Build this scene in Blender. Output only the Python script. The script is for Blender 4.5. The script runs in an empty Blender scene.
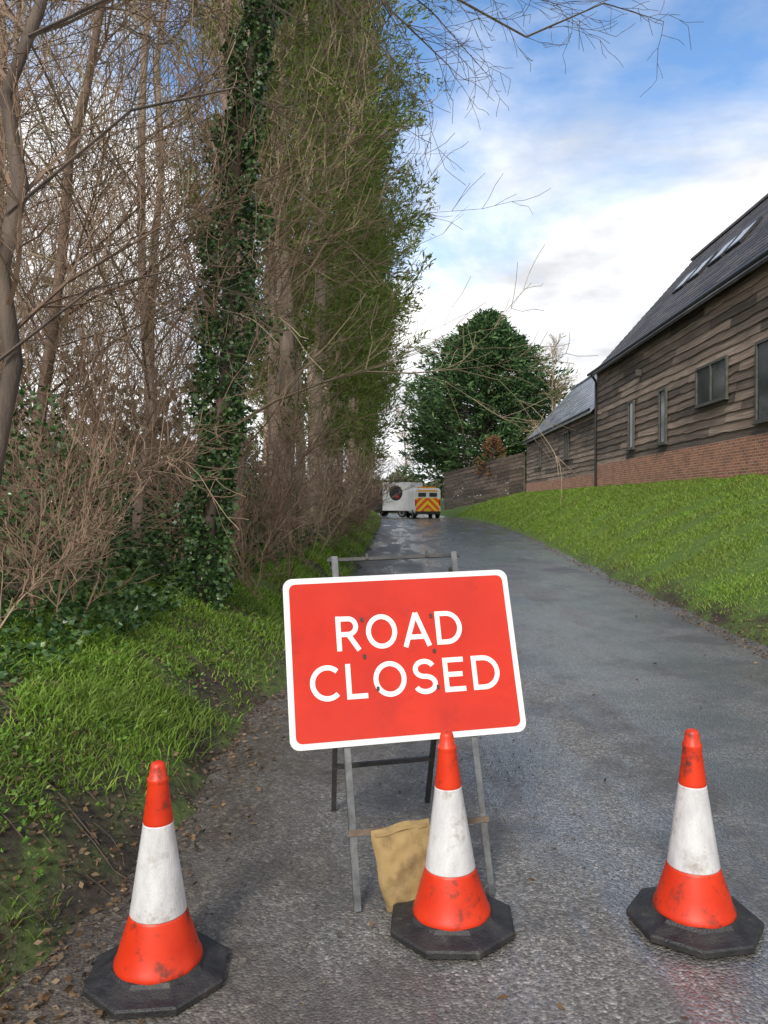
import bpy, math, random
import numpy as np
from mathutils import Vector, Matrix, Euler
scn = bpy.context.scene
C = scn.collection
rng = np.random.default_rng(11)
RAD = math.radians

# ------------------------------------------------------------------ materials
def nn(nt, typ, ins=None, **props):
    n = nt.nodes.new(typ)
    for k, v in props.items(): setattr(n, k, v)
    if ins:
        for k, v in ins.items():
            s = n.inputs[k]
            if hasattr(v, 'is_output'): nt.links.new(v, s)
            else: s.default_value = v
    return n
def col(c): return (c[0], c[1], c[2], 1.0)
def ramp(nt, fac, stops):
    r = nn(nt, 'ShaderNodeValToRGB')
    nt.links.new(fac, r.inputs[0])
    e = r.color_ramp.elements
    while len(e) > 1: e.remove(e[-1])
    e[0].position = stops[0][0]; e[0].color = col(stops[0][1])
    for p, c in stops[1:]:
        x = e.new(p); x.color = col(c)
    return r.outputs[0]
def mixc(nt, fac, a, b, blend='MIX'):
    m = nn(nt, 'ShaderNodeMix', data_type='RGBA', blend_type=blend)
    for i, v in ((0, fac), (6, a), (7, b)):
        if hasattr(v, 'is_output'): nt.links.new(v, m.inputs[i])
        else: m.inputs[i].default_value = v if i == 0 else col(v)
    return m.outputs[2]
def mth(nt, op, a, b=0.0, clamp=False):
    m = nn(nt, 'ShaderNodeMath', operation=op, use_clamp=clamp)
    for i, v in ((0, a), (1, b)):
        if hasattr(v, 'is_output'): nt.links.new(v, m.inputs[i])
        else: m.inputs[i].default_value = v
    return m.outputs[0]
def base(name):
    m = bpy.data.materials.new(name); m.use_nodes = True
    nt = m.node_tree
    return m, nt, nt.nodes['Principled BSDF']
def objvec(nt, scale=(1,1,1), rnd=False):
    tc = nn(nt, 'ShaderNodeTexCoord').outputs['Object']
    mp = nn(nt, 'ShaderNodeMapping', {'Vector': tc, 'Scale': scale})
    if rnd:
        oi = nn(nt, 'ShaderNodeObjectInfo').outputs['Random']
        nt.links.new(mth(nt, 'MULTIPLY', oi, 37.0), mp.inputs['Location'])
    return mp.outputs[0]
def M(name, c1, c2, scale=(4,4,4), rough=(.5,.7), bump=0.0, bscale=60, metal=0, island=0.0, detail=6, lo=.35, hi=.65, dirt=None, rnd=False, spec=.5, coat=0):
    m, nt, b = base(name)
    v = objvec(nt, scale, rnd)
    n = nn(nt, 'ShaderNodeTexNoise', {'Vector': v, 'Scale': 1.0, 'Detail': detail, 'Roughness': .6}).outputs[0]
    f = ramp(nt, n, [(lo, (0,0,0)), (hi, (1,1,1))])
    c = mixc(nt, f, c1, c2)
    if island:
        g = nn(nt, 'ShaderNodeNewGeometry').outputs['Random Per Island']
        k = mth(nt, 'ADD', mth(nt, 'MULTIPLY', g, 2*island), 1-island)
        cm = nn(nt, 'ShaderNodeCombineColor', {0: k, 1: k, 2: k}).outputs[0]
        c = mixc(nt, 1.0, c, cm, 'MULTIPLY')
    if dirt:
        dc, ds, dlo, dhi = dirt
        dn = nn(nt, 'ShaderNodeTexNoise', {'Vector': objvec(nt, (1,1,1), rnd), 'Scale': ds, 'Detail': 8.0, 'Roughness': .7}).outputs[0]
        c = mixc(nt, ramp(nt, dn, [(dlo, (0,0,0)), (dhi, (1,1,1))]), c, dc)
    nt.links.new(c, b.inputs['Base Color'])
    r = nn(nt, 'ShaderNodeMapRange', {0: n, 3: rough[0], 4: rough[1]}).outputs[0]
    nt.links.new(r, b.inputs['Roughness'])
    b.inputs['Metallic'].default_value = metal
    b.inputs['Specular IOR Level'].default_value = spec
    b.inputs['Coat Weight'].default_value = coat
    if bump:
        bn = nn(nt, 'ShaderNodeTexNoise', {'Vector': v, 'Scale': bscale, 'Detail': 6.0}).outputs[0]
        bp = nn(nt, 'ShaderNodeBump', {'Height': bn, 'Strength': bump, 'Distance': .01}).outputs[0]
        nt.links.new(bp, b.inputs['Normal'])
    return m
def LM(name, cols, rough=.5, trans=.3, spec=.4, patch=None):
    m, nt, b = base(name)
    g = nn(nt, 'ShaderNodeNewGeometry').outputs['Random Per Island']
    n = len(cols)
    c = ramp(nt, g, [(i/max(n-1,1), cc) for i, cc in enumerate(cols)])
    if patch:
        nz = nn(nt, 'ShaderNodeTexNoise', {'Vector': objvec(nt), 'Scale': patch[1], 'Detail': 3.0}).outputs[0]
        c = mixc(nt, ramp(nt, nz, [(.4, (0,0,0)), (.65, (.8,.8,.8))]), c, patch[0])
    nt.links.new(c, b.inputs['Base Color'])
    b.inputs['Roughness'].default_value = rough
    b.inputs['Specular IOR Level'].default_value = spec
    if trans:
        t = nn(nt, 'ShaderNodeBsdfTranslucent', {'Color': c})
        mx = nn(nt, 'ShaderNodeMixShader', {0: trans, 1: b.outputs[0], 2: t.outputs[0]})
        nt.links.new(mx.outputs[0], nt.nodes['Material Output'].inputs[0])
    return m

# ------------------------------------------------------------------ mesh helpers
class MB:
    def __init__(s): s.V = []; s.F = []; s.n = 0
    def add(s, vf, T=None):
        V, Fs = vf
        V = np.asarray(V, float)
        if T is not None:
            A = np.array(T); V = V @ A[:3,:3].T + A[:3,3]
        s.V.append(V)
        for F in Fs:
            if len(F): s.F.append(np.asarray(F, int) + s.n)
        s.n += len(V); return s
    def build(s, name, mat, parent=None, smooth=False):
        V = np.concatenate(s.V)
        me = bpy.data.meshes.new(name)
        me.vertices.add(len(V)); me.vertices.foreach_set('co', V.ravel())
        loops = np.concatenate([f.ravel() for f in s.F])
        tot = np.concatenate([np.full(len(f), f.shape[1]) for f in s.F])
        st = np.concatenate([[0], np.cumsum(tot)[:-1]])
        me.loops.add(len(loops)); me.loops.foreach_set('vertex_index', loops.astype(np.int32))
        me.polygons.add(len(tot)); me.polygons.foreach_set('loop_start', st.astype(np.int32))
        me.polygons.foreach_set('use_smooth', np.full(len(tot), smooth))
        me.update(calc_edges=True)
        me.materials.append(mat)
        o = bpy.data.objects.new(name, me); C.objects.link(o)
        if parent: o.parent = parent
        return o
def box(c, s):
    c = np.array(c); h = np.array(s)/2
    V = np.array([[x,y,z] for x in (-1,1) for y in (-1,1) for z in (-1,1)])*h + c
    F = [[0,1,3,2],[4,6,7,5],[0,4,5,1],[2,3,7,6],[0,2,6,4],[1,5,7,3]]
    return V, [np.array(F)]
def beam(p0, p1, w, h, up=(0,0,1)):
    p0 = np.array(p0, float); p1 = np.array(p1, float)
    a = p1-p0; a /= np.linalg.norm(a)
    u = np.cross(a, up); u /= np.linalg.norm(u); v = np.cross(u, a)
    V = [p + u*sx*w/2 + v*sy*h/2 for p in (p0, p1) for sx, sy in ((-1,-1),(1,-1),(1,1),(-1,1))]
    F = [[0,1,2,3],[7,6,5,4],[0,4,5,1],[1,5,6,2],[2,6,7,3],[3,7,4,0]]
    return np.array(V), [np.array(F)]
def loft(rings, cap=True):
    k = len(rings[0]); n = len(rings)
    V = np.concatenate([np.asarray(r, float) for r in rings])
    i = np.arange(k); j = (i+1) % k
    F = np.concatenate([np.stack([a*k+i, a*k+j, (a+1)*k+j, (a+1)*k+i], 1) for a in range(n-1)])
    Fs = [F]
    if cap: Fs += [np.array([i[::-1]]), np.array([(n-1)*k+i])]
    return V, Fs
def lathe(prof, n=32, a0=0.0):
    t = a0 + np.arange(n)*2*np.pi/n
    return loft([np.stack([r*np.cos(t), r*np.sin(t), np.full(n, z)], 1) for r, z in prof])
def sweep(pts, rad, k=8, jit=0.0):
    pts = np.asarray(pts, float); rings = []
    t = np.arange(k)*2*np.pi/k
    for i, p in enumerate(pts):
        a = pts[min(i+1, len(pts)-1)] - pts[max(i-1, 0)]; a /= np.linalg.norm(a)
        ref = np.array([1.,0,0]) if abs(a[0]) < .8 else np.array([0,1.,0])
        u = np.cross(a, ref); u /= np.linalg.norm(u); v = np.cross(a, u)
        r = rad[i]*(1 + jit*rng.normal(size=k))
        rings.append(p + (np.cos(t)*r)[:,None]*u + (np.sin(t)*r)[:,None]*v)
    return loft(rings)
def tubes(segs, k=3):
    S = np.asarray(segs, float)
    p0, p1, r0, r1 = S[:,0:3], S[:,3:6], S[:,6], S[:,7]
    a = p1-p0; a /= np.linalg.norm(a, axis=1)[:,None] + 1e-9
    ref = np.where(np.abs(a[:,2:3]) < .9, np.array([[0,0,1.]]), np.array([[1.,0,0]]))
    u = np.cross(a, ref); u /= np.linalg.norm(u, axis=1)[:,None]; v = np.cross(a, u)
    n = len(S); V = np.zeros((n, 2*k, 3))
    for i in range(k):
        t = 2*np.pi*i/k
        o = u*math.cos(t) + v*math.sin(t)
        V[:, i] = p0 + o*r0[:,None]; V[:, k+i] = p1 + o*r1[:,None]
    b = (np.arange(n)*2*k)[:,None]
    F = np.concatenate([b + np.array([[i, (i+1)%k, k+(i+1)%k, k+i]]) for i in range(k)])
    return V.reshape(-1,3), [F]
def unit(a): return a/(np.linalg.norm(a, axis=1)[:,None] + 1e-9)
def leaves(P, L, W, D=None, dj=.6):
    n = len(P); P = np.asarray(P)
    r = rng.normal(size=(n,3))
    d = unit(r if D is None else unit(np.asarray(D)) + dj*r)
    w = unit(np.cross(d, rng.normal(size=(n,3))))
    nn_ = np.cross(d, w)
    L = np.broadcast_to(L, (n,))[:,None]; W = np.broadcast_to(W, (n,))[:,None]
    fold = (rng.random((n,1))-.3)*.25
    V = np.stack([P, P+d*L*.45+w*W/2+nn_*fold*W, P+d*L, P+d*L*.45-w*W/2+nn_*fold*W], 1).reshape(-1,3)
    b = (np.arange(n)*4)[:,None]
    return V, [np.concatenate([b+np.array([[0,1,2]]), b+np.array([[0,2,3]])])]
def blades(P, H, W, lean=.5):
    n = len(P); a = rng.random(n)*2*np.pi
    s = np.stack([np.cos(a), np.sin(a), 0*a], 1)*W[:,None]/2
    b_ = rng.random(n)*2*np.pi; q = lean*(.3+rng.random(n))*H
    l = np.stack([np.cos(b_)*q, np.sin(b_)*q, 0*q], 1)
    up = np.stack([0*H, 0*H, H], 1)
    m = P + up*.6 + l*.35
    V = np.stack([P-s, P+s, m+s*.75, m-s*.75, P+up*(.95-.25*rng.random((n,1)))+l], 1).reshape(-1,3)
    b = (np.arange(n)*5)[:,None]
    return V, [b+np.array([[0,1,2,3]]), b+np.array([[3,2,4]])]

def tag(o, label=None, cat=None, group=None, kind=None):
    if label: o['label'] = label
    if cat: o['category'] = cat
    if group: o['group'] = group
    if kind: o['kind'] = kind
    return o
def thing(name, label, cat, loc=(0,0,0), rot=(0,0,0), group=None):
    o = bpy.data.objects.new(name, None); C.objects.link(o)
    o.location = loc; o.rotation_euler = rot; o.empty_display_size = .2
    return tag(o, label, cat, group)
def copy_tree(o, parent=None):
    c = o.copy(); C.objects.link(c); c.parent = parent
    for ch in list(o.children): copy_tree(ch, c)
    return c

# ------------------------------------------------------------------ terrain functions
def sm(x): x = np.clip(x, 0, 1); return x*x*(3-2*x)
def wav(x, y):
    return (np.sin(1.3*x+2.1*y+.4)+np.sin(2.9*x-1.7*y+1.3)*.6+np.sin(5.3*x+4.1*y+2.2)*.35+np.sin(-9.1*x+7.3*y)*.2)/2.0
LY = [-20,0,3.4,6.2,12,24,45,58,66,75,95,140]; LX = [-1.3,-1.25,-1.1,-.85,-.68,-.45,-.2,-.25,-1.0,-3,-10,-28]
RY = [-20,0,7.4,10,15,28,40,50,58,66,75,95,140]; RX = [3.6,3.62,3.72,3.9,4.3,5.35,5.95,6.0,5.4,4.2,2.0,-5,-23]
def ip(y, A, B): return sum(np.interp(y+d, A, B) for d in (-1.5,-.75,0,.75,1.5))/5
def XL(y): return ip(y, LY, LX)
def XR(y): return ip(y, RY, RX)
def road_z(x, y): return .02*np.clip(x,-2,7) + .005*np.clip(y,-10,70)
def barn_x(y): return 8.5 + .0247*y
def gz(x, y):
    x = np.asarray(x, float); y = np.asarray(y, float)
    xl = XL(y)+.10*wav(y*.9, y*.37)+.05*wav(y*4.1,3.); xr = XR(y)+.08*wav(y*.8+5, y*.5)
    rz = road_z(np.clip(x, xl, xr), y)
    dl = np.maximum(xl-x, 0); dr = np.maximum(x-xr, 0)
    ins = np.maximum(np.minimum(x-xl, xr-x), 0)
    z = rz - .05*sm(ins/.22) + .012*(ins <= 0)
    z = z + .92*(1-np.exp(-dl/.9)) + .05*wav(x*1.7, y*1.7)*np.minimum(dl, 1)
    W = np.maximum(barn_x(y)-xr, 1.5); u = np.clip(dr/W, 0, 1)
    z = z + (2.06-rz)*(1-(1-u)**1.45) + .06*(1-np.exp(-dr/.12)) + .05*wav(x*1.1+3, y*1.2)*np.minimum(dr, 1)*(u < .97)
    return z
def g1(x, y): return float(gz(x, y))

# ------------------------------------------------------------------ ground, road
m, nt, b = base('soil and moss')
v = objvec(nt)
n1 = nn(nt, 'ShaderNodeTexNoise', {'Vector': v, 'Scale': 1.6, 'Detail': 8.0, 'Roughness': .65}).outputs[0]
n2 = nn(nt, 'ShaderNodeTexNoise', {'Vector': v, 'Scale': 26.0, 'Detail': 8.0, 'Roughness': .7}).outputs[0]
soil = ramp(nt, n2, [(.3, (.018,.013,.009)), (.55, (.055,.04,.028)), (.75, (.12,.09,.06))])
moss = ramp(nt, n2, [(.3, (.05,.10,.012)), (.7, (.14,.22,.035))])
xx = nn(nt, 'ShaderNodeSeparateXYZ', {0: v}).outputs[0]
right = nn(nt, 'ShaderNodeMapRange', {0: xx, 1: 3.9, 2: 4.7}).outputs[0]
mm = mth(nt, 'ADD', ramp(nt, n1, [(.44, (0,0,0)), (.58, (.75,.75,.75))]), mth(nt, 'MULTIPLY', right, .95), True)
nt.links.new(mixc(nt, mm, soil, moss), b.inputs['Base Color'])
b.inputs['Roughness'].default_value = .85
nt.links.new(nn(nt, 'ShaderNodeBump', {'Height': n2, 'Strength': .8, 'Distance': .03}).outputs[0], b.inputs['Normal'])
mat_soil = m
xs = np.concatenate([np.linspace(-220,-8,24)[:-1], np.linspace(-8,-2.5,40)[:-1], np.linspace(-2.5,9.6,150), np.linspace(9.6,220,26)[1:]])
ys = np.concatenate([np.linspace(-14,0,16)[:-1], np.linspace(0,12,110)[:-1], np.linspace(12,75,130), np.geomspace(75,500,30)[1:]])
def grid(xs2, ys2, Z):
    ny, nx = Z.shape
    V = np.stack([xs2, ys2, Z], 2).reshape(-1,3)
    i = (np.arange(ny-1)[:,None]*nx + np.arange(nx-1)[None,:]).ravel()
    return V, [np.stack([i, i+1, i+nx+1, i+nx], 1)]
GX, GY = np.meshgrid(xs, ys)
tag(MB().add(grid(GX, GY, gz(GX, GY))).build('ground', mat_soil, smooth=True), kind='structure')

m, nt, b = base('wet asphalt')
v = objvec(nt)
vo = nn(nt, 'ShaderNodeTexVoronoi', {'Vector': v, 'Scale': 95.0, 'Randomness': 1.0})
vr = nn(nt, 'ShaderNodeSeparateColor', {0: vo.outputs['Color']}).outputs[0]
vo2 = nn(nt, 'ShaderNodeTexVoronoi', {'Vector': v, 'Scale': 48.0})
vr2 = nn(nt, 'ShaderNodeSeparateColor', {0: vo2.outputs['Color']}).outputs[1]
stone = ramp(nt, vr, [(0, (.085,.080,.074)), (.6, (.165,.155,.143)), (.92, (.25,.235,.215)), (1, (.36,.34,.31))])
big = nn(nt, 'ShaderNodeTexNoise', {'Vector': v, 'Scale': .8, 'Detail': 9.0, 'Roughness': .72}).outputs[0]
st = nn(nt, 'ShaderNodeTexNoise', {'Vector': objvec(nt, (1.5,.34,1)), 'Scale': 1.0, 'Detail': 10.0, 'Roughness': .72}).outputs[0]
c = mixc(nt, ramp(nt, big, [(.46, (0,0,0)), (.58, (.8,.8,.8))]), stone, (.070,.066,.061))
mud = nn(nt, 'ShaderNodeTexNoise', {'Vector': v, 'Scale': 2.2, 'Detail': 9.0, 'Roughness': .72}).outputs[0]
sx = nn(nt, 'ShaderNodeSeparateXYZ', {0: v}).outputs[0]
ml = nn(nt, 'ShaderNodeMapRange', {0: sx, 1: .7, 2: -1.15, 3: -.22, 4: .5}).outputs[0]
mr = nn(nt, 'ShaderNodeMapRange', {0: sx, 1: 3.0, 2: 3.9, 3: 0.0, 4: .25}).outputs[0]
mk = ramp(nt, mth(nt, 'ADD', mth(nt, 'ADD', mud, ml), mr), [(.5, (0,0,0)), (.95, (1,1,1))])
mudc = ramp(nt, vr2, [(0, (.042,.031,.022)), (.75, (.088,.067,.049)), (1, (.16,.132,.10))])
c = mixc(nt, mk, c, mudc)
nt.links.new(c, b.inputs['Base Color'])
wx_ = nn(nt, 'ShaderNodeMapRange', {0: sx, 1: -.3, 2: 2.0, 3: .06, 4: -.05}).outputs[0]
dry = nn(nt, 'ShaderNodeMapRange', {0: mth(nt, 'ADD', st, wx_), 1: .44, 2: .54, 3: 0.0, 4: 1.0}).outputs[0]
ro2 = mth(nt, 'ADD', mth(nt, 'ADD', mth(nt, 'MULTIPLY', dry, .24), .28), mth(nt, 'MULTIPLY', mk, .15))
nt.links.new(ro2, b.inputs['Roughness'])
b.inputs['Specular IOR Level'].default_value = .8
wet = mth(nt, 'MULTIPLY', mth(nt, 'SUBTRACT', 1.0, dry), mth(nt, 'SUBTRACT', 1.0, mth(nt, 'MULTIPLY', mk, .75)), True)
nt.links.new(wet, b.inputs['Coat Weight'])
b.inputs['Coat Roughness'].default_value = .14
b.inputs['Coat IOR'].default_value = 2.1
hh = mth(nt, 'ADD', mth(nt, 'MULTIPLY', vo.outputs['Distance'], -.7), mth(nt, 'MULTIPLY', mud, 1.2))
nt.links.new(nn(nt, 'ShaderNodeBump', {'Height': hh, 'Strength': .6, 'Distance': .013}).outputs[0], b.inputs['Normal'])
nt.links.new(nn(nt, 'ShaderNodeBump', {'Height': hh, 'Strength': .34, 'Distance': .011}).outputs[0], b.inputs['Coat Normal'])
mat_road = m
ry = np.concatenate([np.linspace(-14,0,12)[:-1], np.linspace(0,12,90)[:-1], np.linspace(12,80,110), np.linspace(80,140,30)[1:]])
tt = np.linspace(0,1,50)
RYg = np.repeat(ry[:,None], 50, 1); l_ = XL(ry)-.3; r_ = XR(ry)+.25
RXg = l_[:,None] + (r_-l_)[:,None]*tt
RZ = road_z(RXg, RYg) + .006*wav(RXg*2.3, RYg*1.9) + .004*wav(RXg*.8, RYg*.5)
tag(MB().add(grid(RXg, RYg, RZ)).build('road', mat_road, smooth=True), kind='structure')

# ------------------------------------------------------------------ grass and litter
mat_grass = LM('grass', [(.09,.20,.016), (.15,.28,.026), (.21,.345,.04), (.27,.39,.065), (.31,.33,.11)], .5, .25, .25, patch=((.19,.25,.05), .9))
mat_grass2 = LM('verge grass', [(.11,.23,.018), (.17,.32,.03), (.24,.39,.05), (.33,.44,.09)], .5, .25, .25, patch=((.14,.19,.045), 1.3))
def scatter(n, y0, y1, fx, power=1.0):
    t = rng.random(n)
    y = y0*(y1/y0)**(t**power)
    x = fx(y, rng.random(n))
    return x, y
x, y = scatter(165000, 4.5, 58, lambda y, t: XR(y)+.05+(np.minimum(barn_x(y), XR(y)+7)-XR(y))*t)
dr = x-XR(y)
keep = (wav(x*1.3, y*1.1) > -.75*(dr < .6) - .95) & (rng.random(len(x)) < np.clip(.25+dr*2.2, 0, 1))
x, y = x[keep], y[keep]
s = .5+.9*rng.random(len(x)); cl = .65+.8*sm(.5+.7*wav(x*1.4+1, y*1.2))
H = (.036+.0014*np.minimum(y, 30))*s*cl; W = .004+.0008*y
tag(MB().add(blades(np.stack([x, y, gz(x, y)-.01], 1), H, W, 1.1)).build('bank_grass', mat_grass), 'mown green grass covering the bank below the timber barn', 'grass', kind='stuff')
x, y = scatter(92000, 2.0, 55, lambda y, t: XL(y)-.04-1.5*t**1.2, 1.1)
dl = XL(y)-x
keep = (wav(x*1.9+2, y*1.6)+.35*wav(x*6, y*5) > -.45 + .40*(y < 3.0)) & (rng.random(len(x)) < np.clip(dl*2.6, .02, 1)*np.clip((y-1.5)/1.8, .15, 1))
x, y, dl = x[keep], y[keep], dl[keep]
H = (.03+.07*rng.random(len(x)))*(1+.5*wav(x*1.2, y)) + .002*y; W = .0035+.001*y
tag(MB().add(blades(np.stack([x, y, gz(x, y)-.01], 1), H, W, 1.2)).build('verge_grass', mat_grass2), 'bright green grass on the left verge under the trees', 'grass', kind='stuff')
n = 9000
cx, cy = scatter(520, 2.1, 9, lambda y, t: XL(y)-.2-1.7*t)
q = rng.integers(0, 520, n); rr = .09*rng.random(n)**.5; aa = rng.random(n)*6.283
x = cx[q]+rr*np.cos(aa); y = cy[q]+rr*np.sin(aa)
D = np.stack([np.cos(aa), np.sin(aa), .35+.5*rng.random(n)], 1); s_ = .014+.022*rng.random(n)
tag(MB().add(leaves(np.stack([x,y,gz(x,y)+.01+.06*rng.random(n)],1), s_, s_*.55, D, .35)).build('verge_weeds', LM('weed leaves', [(.05,.13,.015),(.10,.21,.025),(.16,.28,.04),(.14,.19,.05)], .5, .15)), 'low leafy green weeds growing among grass on the left verge', 'weeds', kind='stuff')
mat_litter = LM('dead leaves', [(.04,.025,.015), (.09,.054,.029), (.14,.086,.043), (.20,.13,.07), (.07,.05,.035)], .55, 0)
x, y = scatter(9500, 1.7, 14, lambda y, t: XL(y)+.45-1.5*t, 1.2)
k = rng.random(len(x)) < np.where(x > XL(y), np.exp(-(x-XL(y))*6), 1)
x, y = x[k], y[k]
x2, y2 = scatter(4000, 5, 40, lambda y, t: XR(y)-.3+.55*t)
x3, y3 = scatter(160, 1.8, 20, lambda y, t: XL(y)+(XR(y)-XL(y))*t)
X = np.concatenate([x, x2, x3]); Y = np.concatenate([y, y2, y3])
Z = np.maximum(gz(X, Y), road_z(X, Y)+.004)+.008
D = rng.normal(size=(len(X),3)); D[:,2] *= .25
Ls = (.016+.026*rng.random(len(X)))
tag(MB().add(leaves(np.stack([X,Y,Z],1), Ls, Ls*.6, D, .05)).build('leaf_litter', mat_litter), 'fallen brown leaves scattered along the muddy edges of the lane', 'dead leaves', kind='stuff')
R0 = random.Random(9); tw = []
for i in range(240):
    y_ = 1.9*(9/1.9)**R0.random(); x_ = float(XL(y_))+.15-1.4*R0.random()
    a_ = R0.random()*6.283; L_ = R0.uniform(.06,.3)
    p_ = np.array([x_, y_, g1(x_, y_)+.012])
    for k_ in range(3):
        a_ += R0.gauss(0,.35); q_ = p_+np.array([math.cos(a_)*L_/3, math.sin(a_)*L_/3, 0]); q_[2] = g1(q_[0], q_[1])+.010+.015*R0.random()
        tw.append((*p_, *q_, .0026, .002)); p_ = q_
tag(MB().add(tubes(tw, 4)).build('fallen_twigs', M('fallen twig bark', (.05,.035,.025), (.12,.085,.06), (9,9,9), (.8,.9))), 'fallen brown twigs scattered over the leaf litter of the left verge', 'twigs', kind='stuff')
n = 2600
x, y = scatter(n, 1.8, 12, lambda y, t: XL(y)+ (t**2.2)*2.2-.1)
S = .002+.005*rng.random(n)
o8 = np.array([[1,0,0],[-1,0,0],[0,1,0],[0,-1,0],[0,0,1],[0,0,-1]], float)
f8 = np.array([[0,2,4],[2,1,4],[1,3,4],[3,0,4],[2,0,5],[1,2,5],[3,1,5],[0,3,5]])
Vs = (o8[None]*S[:,None,None]*(.6+.8*rng.random((n,6,1))) + np.stack([x,y,np.maximum(gz(x,y), road_z(x,y))+.003],1)[:,None]).reshape(-1,3)
tag(MB().add((Vs, [(np.arange(n)[:,None,None]*6+f8[None]).reshape(-1,3)])).build('loose_grit', M('grit', (.05,.045,.04), (.15,.13,.11), (9,9,9))), 'loose grit and small stones washed along the lane edge', 'gravel', kind='stuff')

# ------------------------------------------------------------------ traffic cones
mat_cone = M('cone orange', (.66,.040,.010), (.55,.028,.007), (9,9,9), (.28,.45), .12, 90, dirt=((.09,.03,.02), 14.0, .54, .68), rnd=True, spec=.4)
mat_sleeve = M('cone sleeve', (.68,.67,.67), (.52,.51,.52), (22,22,8), (.3,.5), .25, 12, dirt=((.28,.22,.17), 10.0, .56, .74), rnd=True)
mat_rubber = M('cone rubber', (.014,.014,.016), (.036,.035,.034), (14,14,14), (.35,.7), .5, 8, dirt=((.13,.115,.09), 11.0, .57, .8), rnd=True)
def make_cone():
    t = thing('traffic_cone', '', 'traffic cone')
    MB().add(lathe([(.222,0),(.234,.004),(.236,.023),(.229,.029),(.200,.034),(.160,.046),(.15,.058),(.12,.062)], 8, RAD(22.5))).build('base', mat_rubber, t)
    body = [(.139,.050),(.1415,.058),(.140,.069),(.134,.078),(.117,.135),(.0935,.208),(.0915,.214),(.088,.216),(.046,.505),(.0475,.508),(.0475,.516),(.0335,.630),(.0335,.640),(.0345,.646),(.0335,.654),(.0285,.659),(.0245,.690),(.0215,.700),(.012,.706),(.003,.707)]
    MB().add(lathe(body, 56)).build('body', mat_cone, t, True)
    MB().add(lathe([(.0875,.2165),(.0905,.217),(.0905,.220),(.0695,.360),(.0487,.503),(.0487,.507),(.045,.5075)], 56)).build('sleeve', mat_sleeve, t, True)
    return t
cone = make_cone()
cones = [(-.722,2.445,0,0,.975,'scuffed orange cone at left, nearest the muddy verge and leaf litter'),
         (.240,2.70,0,-1.6,.975,'orange cone directly in front of the sandbag and the sign leg, scuffed below its sleeve'),
         (1.09,2.685,0,-1.0,.968,'orange cone standing alone on the wet right-hand side of the lane')]
for i, (x, y, rx, ry_, sc_, lb) in enumerate(cones):
    o = cone if i == 0 else copy_tree(cone)
    o.location = (x, y, float(road_z(x, y))+.006); o.rotation_euler = (RAD(rx), RAD(ry_), RAD([6,-4,9][i]))
    o.scale = (sc_, sc_, sc_)
    o['label'] = lb; o['group'] = 'traffic cones across the closed lane'

# ------------------------------------------------------------------ road closed sign
mat_white = M('sign white', (.74,.74,.73), (.66,.66,.65), (6,6,6), (.3,.42), dirt=((.42,.40,.36), 8.0, .62, .82))
mat_red = M('sign red', (.57,.023,.0045), (.48,.016,.0035), (3,3,3), (.06,.14), .03, 16, dirt=((.38,.012,.005), 5.0, .53, .8), spec=.45)
mat_letter = M('sign letter white', (.80,.79,.77), (.74,.73,.71), (8,8,8), (.3,.4))
mat_galv = M('galvanised steel', (.085,.09,.094), (.17,.175,.18), (18,18,18), (.4,.6), .1, 20, metal=.5, dirt=((.11,.06,.04), 14.0, .58, .76))
mat_dark = M('dark painted steel', (.025,.025,.027), (.06,.055,.05), (16,16,16), (.45,.65))
mat_rust = M('rusty bar', (.09,.06,.042), (.16,.115,.08), (20,20,20), (.6,.8), .2, 20)
mat_bolt = M('blackened bolt', (.015,.015,.015), (.05,.04,.035), (60,60,60), (.4,.6))
sg = thing('road_sign', 'red rectangular road closed sign with white lettering on a folding metal frame', 'sign', (.155,2.865,float(road_z(.16,2.87))+.001), (0, RAD(-1.6), RAD(10.5)))
sl = np.array([0,.312,.950]); nf = np.array([0,-.950,.312]); ex = np.array([1.,0,0])
LGX = .268
def P3(x, s, h): return ex*x + sl*s + nf*h
for sx_ in (-1, 1):
    mb = MB().add(beam(P3(sx_*LGX,0,0), P3(sx_*LGX,1.345,0), .004, .026, nf)).add(beam(P3(sx_*LGX-sx_*.0125,0,.0135), P3(sx_*LGX-sx_*.0125,1.345,.0135), .022, .004, nf))
    mb.build('leg', mat_galv, sg)
for sx_ in (-1, 1):
    q0 = np.array([sx_*.245,.395,1.21]); q1 = np.array([sx_*.235,.93,0])
    MB().add(beam(q0, q1, .022, .022, (1,0,0))).build('back_leg', mat_dark, sg)
tb = MB().add(beam(P3(-.288,1.332,.0), P3(.288,1.332,0), .014, .014, nf))
for sx_ in (-1, 1): tb.add(beam(P3(sx_*.268,1.30,-.03), P3(sx_*.268,1.355,-.03), .012, .012, nf))
for xx_ in (-.12, .14): tb.add(beam(P3(xx_,1.328,.008), P3(xx_,1.352,.008), .010, .010, nf))
tb.build('top_bar', mat_dark, sg)
MB().add(beam(P3(-.274,.268,.020), P3(.276,.268,.020), .022, .006, nf)).build('crossbar', mat_rust, sg)
for s_ in (.60, 1.18): MB().add(beam(P3(-.262,s_,-.012), P3(.262,s_,-.012), .025, .006, nf)).build('mounting_rail', mat_galv, sg)
qa = lambda s_, t_: np.array([s_*(.235+.01*t_), .93-.535*t_, 1.21*t_])
MB().add(beam(qa(-1,.21), qa(1,.21), .020, .020)).build('back_crossbar', mat_dark, sg)
def rrect(w, h, r, k=6):
    out = []
    for cx, cy, a in ((w/2-r,h/2-r,0),(-w/2+r,h/2-r,90),(-w/2+r,-h/2+r,180),(w/2-r,-h/2+r,270)):
        for i in range(k+1):
            t = RAD(a+90*i/k); out.append((cx+r*math.cos(t), cy+r*math.sin(t)))
    return out
SC = .917
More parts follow.
